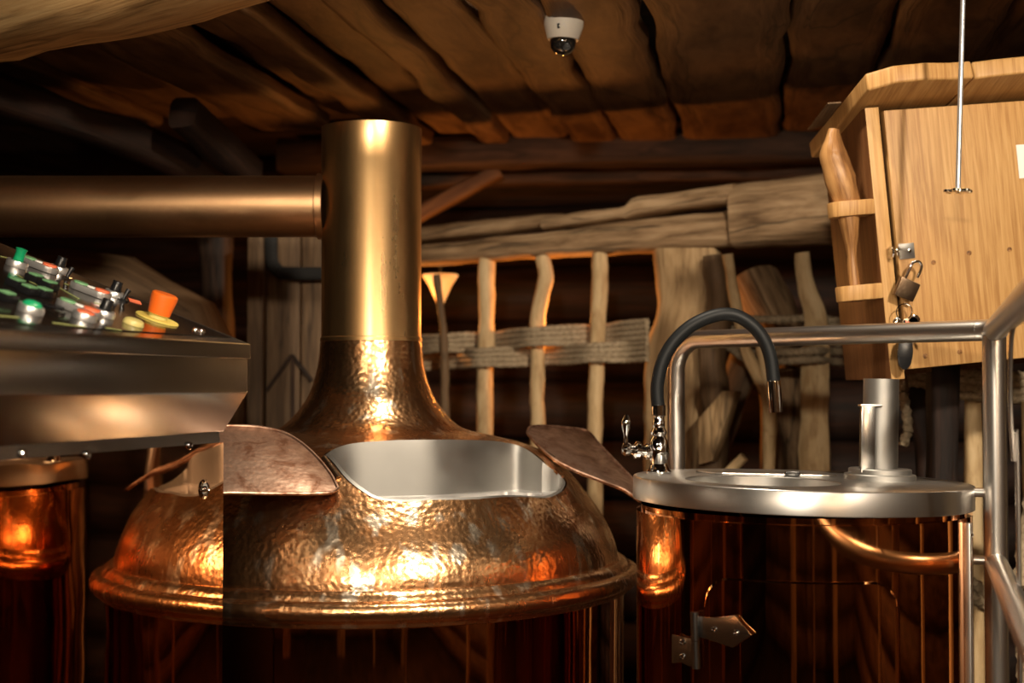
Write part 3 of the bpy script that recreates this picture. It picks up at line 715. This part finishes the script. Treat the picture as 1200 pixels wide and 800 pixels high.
# lid with an off-centre well
RC = V((W(890, 564, TD - .05).x - TC.x, -.085, 0)); RR = .152
seg = 96; lm = MB(); rows = []
def ring(r, z, c=V((0, 0, 0))): return [tilt @ V((c.x + r * math.cos(2 * math.pi * k / seg), c.y + r * math.sin(2 * math.pi * k / seg), z)) for k in range(seg)]
rows = [ring(TR - .03, -.046), ring(TR - .001, -.046), ring(TR, -.045), ring(TR, -.003), ring(TR - .001, -.001), ring(TR - .003, 0), ring(RR + .012, 0, RC), ring(RR + .010, .0006, RC), ring(RR, .0006, RC), ring(RR - .002, -.001, RC), ring(RR - .002, -.045, RC), ring(RR * .5, -.047, RC), ring(.001, -.047, RC)]
lm.add([q for r in rows for q in r], [[i * seg + k, i * seg + (k + 1) % seg, (i + 1) * seg + (k + 1) % seg, (i + 1) * seg + k] for i in range(len(rows) - 1) for k in range(seg)])
lm.build('lid', M['lidsteel'], tank)['label'] = 'stainless lid with a round well'
fp = [V((-.20, .17, .0)), V((-.05, .245, 0)), V((.10, .235, 0)), V((.10, .09, 0)), V((-.02, .085, 0)), V((-.16, .09, 0))]
prism([tilt @ (p + V((0, 0, .0005))) for p in rounded(fp, .3)], (0, 0, .004), .001).build('lid_flap', M['steel'], tank)
part(box((.0, .083, .006), (.03, .014, .010), tilt, .002), 'flap_grip', 'black', tank)
# pipe stub with handle plate
pp = W(1034, 565, 2.93); SC = V((pp.x - TC.x, .05, 0))
sm = tilt @ Matrix.Translation(SC)
st = part(lathe([(.073, -.001), (.073, .010), (.071, .012), (.064, .012), (.064, .021), (.062, .023), (.036, .023), (.036, .208), (.033, .208), (.033, .1)], 48, sm), 'pipe_stub', 'satin', tank)
part(box((-.036, -.034, .0835), (.028, .020, .135), sm, .0015), 'handle_plate', 'steelh', st)
part(box((-.030, -.030, .1525), (.044, .030, .004), sm, .0012), 'handle_lip', 'steel', st)
# door panel on the cladding
def on_cyl(px, py, r):
    d = ray(px, py); o = EYE - TC
    a = d.x ** 2 + d.y ** 2; b = 2 * (o.x * d.x + o.y * d.y); c = o.x ** 2 + o.y ** 2 - r * r
    return EYE + d * ((-b - math.sqrt(b * b - 4 * a * c)) / (2 * a))
rc = TR - .006
def ang(p): return math.atan2(p.y - TC.y, p.x - TC.x)
pl, prr = on_cyl(826, 740, rc), on_cyl(1053, 740, rc); pt = on_cyl(930, 681, rc)
a0, a1, zt, zb = ang(pl), ang(prr), pt.z, .45
rad = .055; dm = MB(); na = 40; rows = [[], [], []]
outline = []
def corner(sa, top):
    pts = []
    for k in range(9):
        th = math.pi / 2 * k / 8
        pts.append((rad * (1 - math.sin(th)), rad * (1 - math.cos(th))))
    return pts
wa = (a1 - a0) * rc
tops = []
for k in range(61):
    s = wa * k / 60
    e_ = min(s, wa - s); dz = rad - math.sqrt(max(0, rad ** 2 - (rad - e_) ** 2)) if e_ < rad else 0
    tops.append((a0 + s / rc, zt - dz))
def cyl(a, z, r): return V((TC.x + r * math.cos(a), TC.y + r * math.sin(a), z))
def door_rows(ins, r): 
    out = []
    for a, z in tops:
        am = (a0 + a1) / 2; f = 1 - ins / (wa / 2); out.append((am + (a - am) * f, z - ins, r))
    return out
R0, R1, R2 = door_rows(0, rc - .001), door_rows(0, rc + .0022), door_rows(.0035, rc + .0055)
vs = []
for rr_ in (R0, R1, R2): vs += [cyl(*t) for t in rr_]
vs += [cyl(a, zb, r) for a, z, r in R2]
nk = 61; fs = [[i * nk + k, i * nk + k + 1, (i + 1) * nk + k + 1, (i + 1) * nk + k] for i in range(3) for k in range(nk - 1)]
for k in (0, nk - 1):
    vs_i = len(vs); vs += [cyl(R0[k][0], zb, rc - .001), cyl(R1[k][0], zb, rc + .0022)]
    q = [k, nk + k, vs_i + 1, vs_i]; fs.append(q if k else q[::-1]); q = [nk + k, 2 * nk + k, 3 * nk + k, vs_i + 1]; fs.append(q if k else q[::-1])
dm.add(vs, fs); bm = bmesh.new()
door2 = dm.build('door', M['polished'], tank, 30)
bm.from_mesh(door2.data); bmesh.ops.recalc_face_normals(bm, faces=bm.faces[:]); bm.to_mesh(door2.data); bm.free()
# hinge on the door
hp = on_cyl(830, 745, rc); hn = V((hp.x - TC.x, hp.y - TC.y, 0)).normalized(); h0 = hp + hn * .0085
hinge = part(prism([on_plane(px, py, h0, hn) for px, py in ((819, 722), (836, 724), (862, 721), (868, 730), (880, 744), (868, 752), (858, 759), (838, 752), (819, 746))], -hn * .004, .0012), 'hinge', 'steelh', tank, 'polished steel door hinge')
part(prism([on_plane(px, py, h0 - hn * .0045, hn) for px, py in ((787, 743), (812, 749), (816, 751), (816, 782), (806, 780), (798, 776), (787, 777))], -hn * .004, .0012), 'hinge_leaf', 'steelh', hinge)
for a, b in (((814, 717), (815, 750)), ((815, 751), (816, 783))):
    sweep([on_plane(*a, h0 + hn * .003, hn), on_plane(*b, h0 + hn * .003, hn)], .0085, n=14, up=hn).build('knuckle', M['steelh'], hinge)
for px, py in ((837, 737), (863, 741), (800, 752), (800, 769)):
    m = frame(on_plane(px, py, h0 + hn * (.0 if px > 815 else -.0045), hn), up, hn)
    part(lathe([(.0058, -.001), (.0055, .002), (.004, .0035), (.002, .002), (0, .002)], 16, m), 'screw', 'chrome', hinge)
# edge strip at the right side of the cladding
ea = ang(on_cyl(1131.5, 700, rc)); ed = V((math.cos(ea), math.sin(ea), 0))
em = frame(TC + ed * (rc + .006) + V((0, 0, 0)), V((-ed.y, ed.x, 0)), (0, 0, 1))
part(box((0, 0, (H - .262) / 2 + .08), (.016, .013, H - .262 - .16), em, .003), 'edge_strip', 'steel', tank)
part(lathe(disc(.005, .004), 12, frame(TC + ed * (rc + .0115) + V((0, 0, H - .285)), up, ed)), 'bolt', 'chrome', tank)

# ================================================================== TAP on the tank lid
FY = 3.0; fb = W(772, 555, FY); loc = tilt.inverted() @ fb; fb = tilt @ V((loc.x, loc.y, 0.0))
k_ = FY / FPX
tap = thing('beer_tap', fb, 'chrome tap with curved black rubber hose standing on the steel tank lid', 'tap')
fm = Matrix.Translation(fb)
P_ = [(0, 0), (15, 0), (15, 2), (12, 5), (10.5, 9), (9.5, 11), (10.5, 14), (12.5, 22), (12.5, 28), (10.5, 38), (7.5, 43), (9.5, 45), (10, 48), (8, 51), (7, 53), (7.5, 55), (7.5, 60), (6.8, 61), (6.8, 66), (8.3, 67), (8.3, 79), (7, 80), (0, 80)]
lathe([(r * k_, z * k_) for r, z in P_], 32, fm).build('tap_body', M['chrome'], tap)
hz = [(772, 480), (770, 462), (771, 445), (777, 422), (790, 400), (811, 381), (838, 369.5), (860, 369), (879, 379), (894, 396), (903, 419), (907, 450)]
hpnts = [W(x, y, FY) for x, y in hz]; hpnts[0] = V((fb.x, FY, hpnts[0].z))
dz = fb.z + 78 * k_ - hpnts[0].z
sweep(catmull(hpnts, 6), .0142, n=18, up=V((0, 1, 0))).build('hose', M['rubber'], tap)
tipa, tipb = W(906.5, 446, FY), W(909, 483, FY)
sweep([tipa, tipa.lerp(tipb, .03), tipa.lerp(tipb, .85), tipa.lerp(tipb, .87), tipb], [.0150, .0158, .0158, .0152, .0152], n=24, up=V((0, 1, 0))).build('spout', M['chrome'], tap)
vm = frame(fb + V((-.008, -.0, 24 * k_)), (0, 0, 1), (-1, -.15, .12))
vl = lathe([(.008, 0), (.008, .012), (.017, .014), (.018, .020), (.013, .024), (.012, .03), (.018, .034), (.019, .042), (.012, .046), (.010, .052), (.013, .056), (.015, .064), (.011, .070), (0, .072)], 24, vm).build('valve', M['chrome'], tap)
hb = vm @ V((0, 0, .064)); sweep(catmull([hb, hb + V((.001, 0, .02)), hb + V((.001, 0, .045)), hb + V((.002, 0, .066)), hb + V((.002, 0, .072))], 4), [.006, .0055, .0045, .009, .0105, .004], n=14, up=V((0, 1, 0))).build('lever', M['chrome'], tap)

# ================================================================== RAILING
zR = H + .105; r0 = .021
A = V((W(792, 400, 3.4).x, 3.4, 0)); B = V((W(1165, 400, 2.75).x, 2.75, 0)); Cc = V((.45, 1.05, 0))
rail = thing('steel_railing', B, 'brushed stainless pipe railing passing behind the tap and in front of the cabinet', 'railing')
dAB = (B - A).normalized()
path = [V((A.x, A.y, 0)), V((A.x, A.y, zR - .09))]
for k in range(7):
    th = math.pi / 2 * k / 6; path.append(A + dAB * (.075 * (1 - math.cos(th))) + V((0, 0, zR - .075 + .075 * math.sin(th))))
path += [B + V((0, 0, zR)) - dAB * .03]
sweep(path[:2] + path[2:], r0, n=24, up=V((.3, 1, .1))).build('end_rail', M['steel'], rail)
dBC = (Cc - B).normalized()
hand = [B + V((0, 0, zR)) - dAB * .04, B + V((0, 0, zR)) - dAB * .01, B + V((0, 0, zR)) + (dBC + dAB * .6) * .012, B + V((0, 0, zR)) + dBC * .05 , Cc + V((0, 0, zR + .02))]
sweep(catmull(hand, 5), r0, n=24, up=V((0, 0, 1))).build('hand_rail', M['steel'], rail)
sweep([B, B + V((0, 0, zR - .01))], .0225, n=24, up=V((0, 1, 0))).build('post', M['steel'], rail)
sweep([Cc, Cc + V((0, 0, zR + .01))], .0225, n=24, up=V((0, 1, 0))).build('post', M['steel'], rail)
zL = Z(660, 2.75)
sweep([B + V((0, 0, zL)), Cc + V((0, 0, zL))], r0, n=20).build('lower_rail', M['steel'], rail)
tB = (TC - B).normalized()
for zz in (Z(576, 2.78), Z(655, 2.78)):
    o_ = B + V((0, 0, zz)); sweep([o_, o_ + V((tB.x, tB.y, 0)) * ((TC - B).length - TR + .003)], .009, n=14).build('tank_bracket', M['steel'], rail)
cable = sweep(catmull([W(1199, 350, 2.3), W(1191, 372, 2.32), W(1185, 400, 2.34), W(1184, 470, 2.36), W(1188, 540, 2.36), W(1193, 590, 2.36), V((W(1194, 700, 2.36).x, 2.36, .004))], 8), .004, n=8, up=V((0, 1, 0))).build('cable', M['steel'])
tag(cable, 'thin grey cable hanging down beside the steel railing post', 'cable')

# ================================================================== WOODEN CABINET
yaw = R(8); roll = R(5.4)
fx = V((math.cos(yaw), math.sin(yaw), 0)); fyv = V((-math.sin(yaw), math.cos(yaw), 0))
fX = (fx * math.cos(roll) + up * math.sin(roll)); fZ = (up * math.cos(roll) - fx * math.sin(roll))
O = W(1044, 445, 3.12)
CM = Matrix(((fX.x, fyv.x, fZ.x, O.x), (fX.y, fyv.y, fZ.y, O.y), (fX.z, fyv.z, fZ.z, O.z), (0, 0, 0, 1)))
cab = thing('wall_cabinet', O, 'tilted pale oak cabinet with a rough slab roof at the upper right', 'cabinet')
CW, CDp, CH = .50, .27, .60
part(box((.016, CDp / 2, CH / 2), (.030, CDp, CH), CM, .002), 'side_panel', 'oak_shaded', cab)
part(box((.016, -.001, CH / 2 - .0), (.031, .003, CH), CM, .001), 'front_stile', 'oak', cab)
part(box((CW - .016, CDp / 2, CH / 2), (.030, CDp, CH), CM, .002), 'side_panel', 'oak_shaded', cab)
part(box((CW / 2, CDp - .01, CH / 2), (CW - .06, .02, CH), CM, .0), 'back_panel', 'oak_shaded', cab)
part(box((CW / 2, CDp / 2, .028), (CW - .064, CDp - .03, .02), CM, .0), 'bottom_panel', 'oak_shaded', cab)
dr = part(box((.040 + .225, .002, .020 + .285), (.45, .024, .57), CM, .002), 'door', 'oak', cab)
for x, z in ((.065, .245), (.12, .248), (.205, .262), (.08, .045), (.16, .047), (.30, .262), (.32, .047)):
    part(lathe([(0, 0), (.0055, 0), (.0055, .0012), (0, .0016)][1:], 14, CM @ frame((x, -.010, z), (1, 0, 0), (0, -1, 0))), 'wood_plug', 'peg', dr)
part(box((.367, -.0108, .455), (.055, .0012, .075), CM), 'paper_note', 'paper', dr)
# roof: two rough slabs, falling to the back
RM = CM @ Matrix.Translation((0, 0, CH + .004)) @ Matrix.Rotation(R(-13), 4, 'X')
def slab(x0, x1, seed, taper):
    pts = [V((x0, -.085 if taper else -.11, 0)), V((x0 + .05, -.118, 0)), V((x0 + .12, -.124, 0)), V((x1 - .05, -.116, 0)), V((x1, -.116, 0)), V((x1, .29, 0)), V((x0, .30, 0))]
    return prism([RM @ p for p in pts], RM.to_3x3() @ V((0, 0, .040)), .006, 3)
part(slab(-.022, .206, 1, True), 'roof_slab', 'oak', cab)
part(slab(.210, .56, 2, False), 'roof_slab', 'oak', cab)
# ring brackets for the club
for z in (.366, .180):
    pts = [V((.001, -.004, z)), V((-.040, -.006, z)), V((-.078, -.004, z)), V((-.092, .006, z)), V((-.096, .025, z)), V((-.090, .045, z)), V((-.075, .055, z)), V((.001, .055, z))]
    part(prism([CM @ p for p in pts], CM.to_3x3() @ V((0, 0, .034)), .004), 'bracket', 'oak', cab)
club = sweep(catmull([CM @ V(p) for p in ((-.052, .022, .178), (-.052, .024, .26), (-.050, .024, .36), (-.052, .026, .40), (-.058, .026, .44), (-.070, .026, .50), (-.068, .026, .535), (-.062, .026, .562))], 5), [.010, .012, .012, .019, .029, .034, .030, .016], [.010, .012, .012, .018, .026, .030, .026, .014], n=12, jit=.004, freq=18, seed=5, up=V((0, 1, 0))).build('wooden_club', M['peg'])
tag(club, 'knobbly brown wooden club held in two rings on the cabinet side', 'club')
# hasp
hs = part(box((.060, -.0115, .278), (.036, .003, .034), CM, .001), 'hasp_plate', 'satin', cab)
part(lathe([(.004, 0), (.004, .002), (0, .003)], 12, CM @ frame((.066, -.013, .278), (1, 0, 0), (0, -1, 0))), 'screw', 'chrome', hs)
sweep(catmull([CM @ V(p) for p in ((.022, .0, .286), (.022, -.02, .290), (.022, -.03, .278), (.022, -.02, .266), (.022, 0, .268))], 5), .0028, n=10, up=fX).build('staple', M['chrome'], cab)
sweep(catmull([CM @ V(p) for p in ((.044, -.011, .282), (.036, -.02, .286), (.032, -.026, .278), (.036, -.02, .268), (.044, -.011, .268))], 5), .0028, n=10, up=V((0, 0, 1))).build('staple', M['chrome'], cab)
# padlock, hanging tilted through the staples
lk = CM @ V((.042, -.034, .196)); LM = frame(lk, fX * .9 + up * -.42, V((.15, -.30, .0)) * 0 + V((.38, -.12, .9)))
pad = thing('padlock', lk, 'dark brass padlock hanging open from the cabinet hasp', 'padlock')
part(box((0, 0, -.002), (.046, .018, .042), LM, .003), 'lock_body', 'bronzelock', pad)
sh = [V((-.012, 0, .018)), V((-.012, 0, .048)), V((-.009, 0, .058)), V((0, 0, .063)), V((.009, 0, .058)), V((.012, 0, .048)), V((.012, 0, .030))]
sweep([LM @ p for p in catmull(sh, 5)], .0034, n=12, up=V((0, 1, 0))).build('shackle', M['chrome'], pad)
# keys
kb = CM @ V((.030, -.036, .145)); keys = thing('key_ring', kb, 'bunch of keys with a black fob hanging under the padlock', 'keys')
sweep([kb + fX * (.018 * math.cos(a)) + up * (.018 * math.sin(a)) + V((0, -.002 * math.sin(2 * a), 0)) for a in [2 * math.pi * k / 24 for k in range(26)]], .0013, n=6, up=V((0, 1, 0))).build('ring', M['chrome'], keys)
def key(a, ln, material, dx, lab=None):
    d = V((math.sin(a), 0, -math.cos(a))); s_ = V((d.z, 0, -d.x)); o_ = kb + d * .014 + V((dx, -.004, 0))
    bow = [o_ + d * (.011 * (1 - math.cos(t))) + s_ * (.011 * math.sin(t)) for t in [R(20 + 320 * k / 11) - R(0) for k in range(12)]]
    mb = prism(bow, (0, .0022, 0), .0004)
    prism([o_ + d * .020 + s_ * .0035, o_ + d * ln + s_ * .0035, o_ + d * (ln + .004), o_ + d * (ln - .004) - s_ * .004, o_ + d * (ln - .010) - s_ * .002, o_ + d * (ln - .016) - s_ * .004, o_ + d * .020 - s_ * .0035], (0, .0022, 0), mb=mb)
    return part(mb, 'key', material, keys, lab)
key(R(30), .058, 'chrome', .006); key(R(12), .060, 'bronzelock', .0); key(R(-25), .056, 'chrome', -.004); key(R(48), .050, 'chrome', .004)
fob = [kb + V((-.010, -.008, -.055)), kb + V((.012, -.008, -.05)), kb + V((.018, -.008, -.085)), kb + V((.012, -.008, -.115)), kb + V((0, -.008, -.128)), kb + V((-.014, -.008, -.118)), kb + V((-.018, -.008, -.085))]
part(prism(rounded(fob, .4), (0, .008, 0), .0015), 'fob', 'black', keys, 'black plastic fob')
sweep([kb + V((0, -.004, -.018)), kb + V((0, -.005, -.058))], .003, n=8, up=V((0, 1, 0))).build('strap', M['black'], keys)
part(prism([kb + V((.0, -.010, -.018)), kb + V((.010, -.010, -.022)), kb + V((.013, -.010, -.040)), kb + V((.003, -.010, -.042))], (0, .003, 0), .0005), 'tag', 'red', keys, 'red plastic tag')
# paper scraps on the roof's left end
q = [RM @ V(p) for p in ((-.052, .07, .0405), (-.02, .07, .0405), (-.015, .20, .0405), (-.050, .22, .0405))]
tag(prism(q, RM.to_3x3() @ V((0, 0, .004)), .001).build('slate_chip', M['board']), 'thin grey chip lying on the cabinet roof at its left end', 'chip')

# ================================================================== HANGING ROD, CAMERA DOME
ra, rb = W(1122.5, 224, 2.85), W(1137, -330, 2.85); rb.z = min(rb.z, H + 2.31)
rod = thing('hanging_rod', rb, 'thin steel rod with a flat perforated foot hanging before the cabinet', 'rod')
sweep(resample([rb, ra], .2), .0052, n=12, up=V((0, 1, 0))).build('rod', M['alu'], rod)
fmx = frame(ra, (1, 0, 0), (ra - rb))
fo = lathe([(.006, -.003), (.016, -.003), (.016, .003), (.006, .003)], 28, fmx).build('foot', M['chrome'], rod)
for k in range(6):
    a = math.pi * 2 * k / 6; c = fmx @ V((.0215 * math.cos(a), .0215 * math.sin(a), 0))
    lathe([(.003, -.0025), (.0075, -.0025), (.0075, .0025), (.003, .0025), (.003, -.0025)], 14, frame(c, (1, 0, 0), (ra - rb))).build('eyelet', M['chrome'], rod)
cc = W(661, 16, 3.33); cc.z = CZ - .002
cct = thing('dome_camera', cc, 'small cream security camera dome on the ceiling planks', 'camera')
cmx = frame(cc, (1, 0, 0), (-.05, -.0, -1))
lathe([(.047, -.02), (.047, .012), (.0465, .016), (.038, .045), (.036, .048), (.030, .048)], 40, cmx).build('housing', M['cream'], cct)
lathe([(.031, .046), (.031, .055), (.028, .068), (.020, .078), (.010, .083), (0, .084)], 32, cmx).build('dome_window', M['dome'], cct)
fn_c = V((-.1, -.9, -.42)).normalized(); ep = cc + V((0, -.0455, -.020)); EM = lambda px, py: on_plane(px, py, ep, fn_c)
part(prism([EM(653, 27), EM(656, 27), EM(656, 29), EM(655, 29), EM(655, 31), EM(656, 31), EM(656, 33), EM(653, 33)], fn_c * .0012), 'emblem', 'black', cct, 'dark mark')
am = MB(); 
for a_, b_ in (((657.2, 33.5), (660.5, 26.5)), ((660.5, 26.5), (664, 33.5)), ((658.8, 30.8), (662.4, 30.8))): sweep([EM(*a_), EM(*b_)], .0011, n=6, up=fn_c, mb=am)
part(am, 'emblem', 'white', cct, 'pale letter')
lathe(disc(.010, .012), 20, frame(cc + V((.004, -.020, -.064)), (1, 0, 0), (.1, -.7, -.6))).build('lens', M['black'], cct)

# ================================================================== behind the viewer: unseen lamps and posts added for the polished metal to mirror
def pendant(loc, label, power):
    t = thing('added_pendant', loc, label, 'lamp'); m = Matrix.Translation(loc)
    lathe([(.03, .10), (.035, .09), (.11, 0), (.108, 0), (.03, .085)], 28, m).build('shade', M['iron'], t)
    lathe([(0, -.028), (.022, -.02), (.030, 0), (.022, .02), (.012, .05)], 20, m).build('bulb', M['bulb'], t)
    z = H + 2.31; sweep([V(loc) + V((0, 0, .09)), V((loc[0], loc[1], z))], .004, n=8, up=V((0, 1, 0))).build('cord', M['iron'], t)
    light('added_pendant_light', 'POINT', (loc[0], loc[1], loc[2] - .05), power, (1, .78, .55), .03)
pendant((1.5, .2, H + .75), 'added iron pendant lamp right of the viewer', 32)
pendant((-1.5, -1.2, H + .8), 'added iron pendant lamp left of the viewer', 14)
for i, (x, y) in enumerate(((1.75, 2.9), (1.9, 2.3), (2.0, 1.6), (2.05, .9), (1.3, -1.4), (.3, -1.9), (-.9, -2.2))):
    log('added_post', [V((x, y, 0)), V((x, y, 1.5)), V((x, y, H + 1.2 if y < 2.5 else CZ))], [.05, .03, .13, .04, .11, .03, .16][i], [.05, .03, .05, .04, .05, .03, .06][i], M['ash' if i in (0, 1, 3, 5) else 'postw'], ['added pale round post standing by the right wall', 'added thin pale post by the right wall nearer the viewer', 'added wide brown post by the right wall', 'added pale round post standing right of the viewer', 'added wide brown post behind the viewer at right', 'added thin pale post straight behind the viewer', 'added very wide brown post behind the viewer at left'][i], 'post', 300 + i, group='added posts outside the view', step=.15)
for o in bpy.data.objects:
    if '_o' in o: del o['_o']
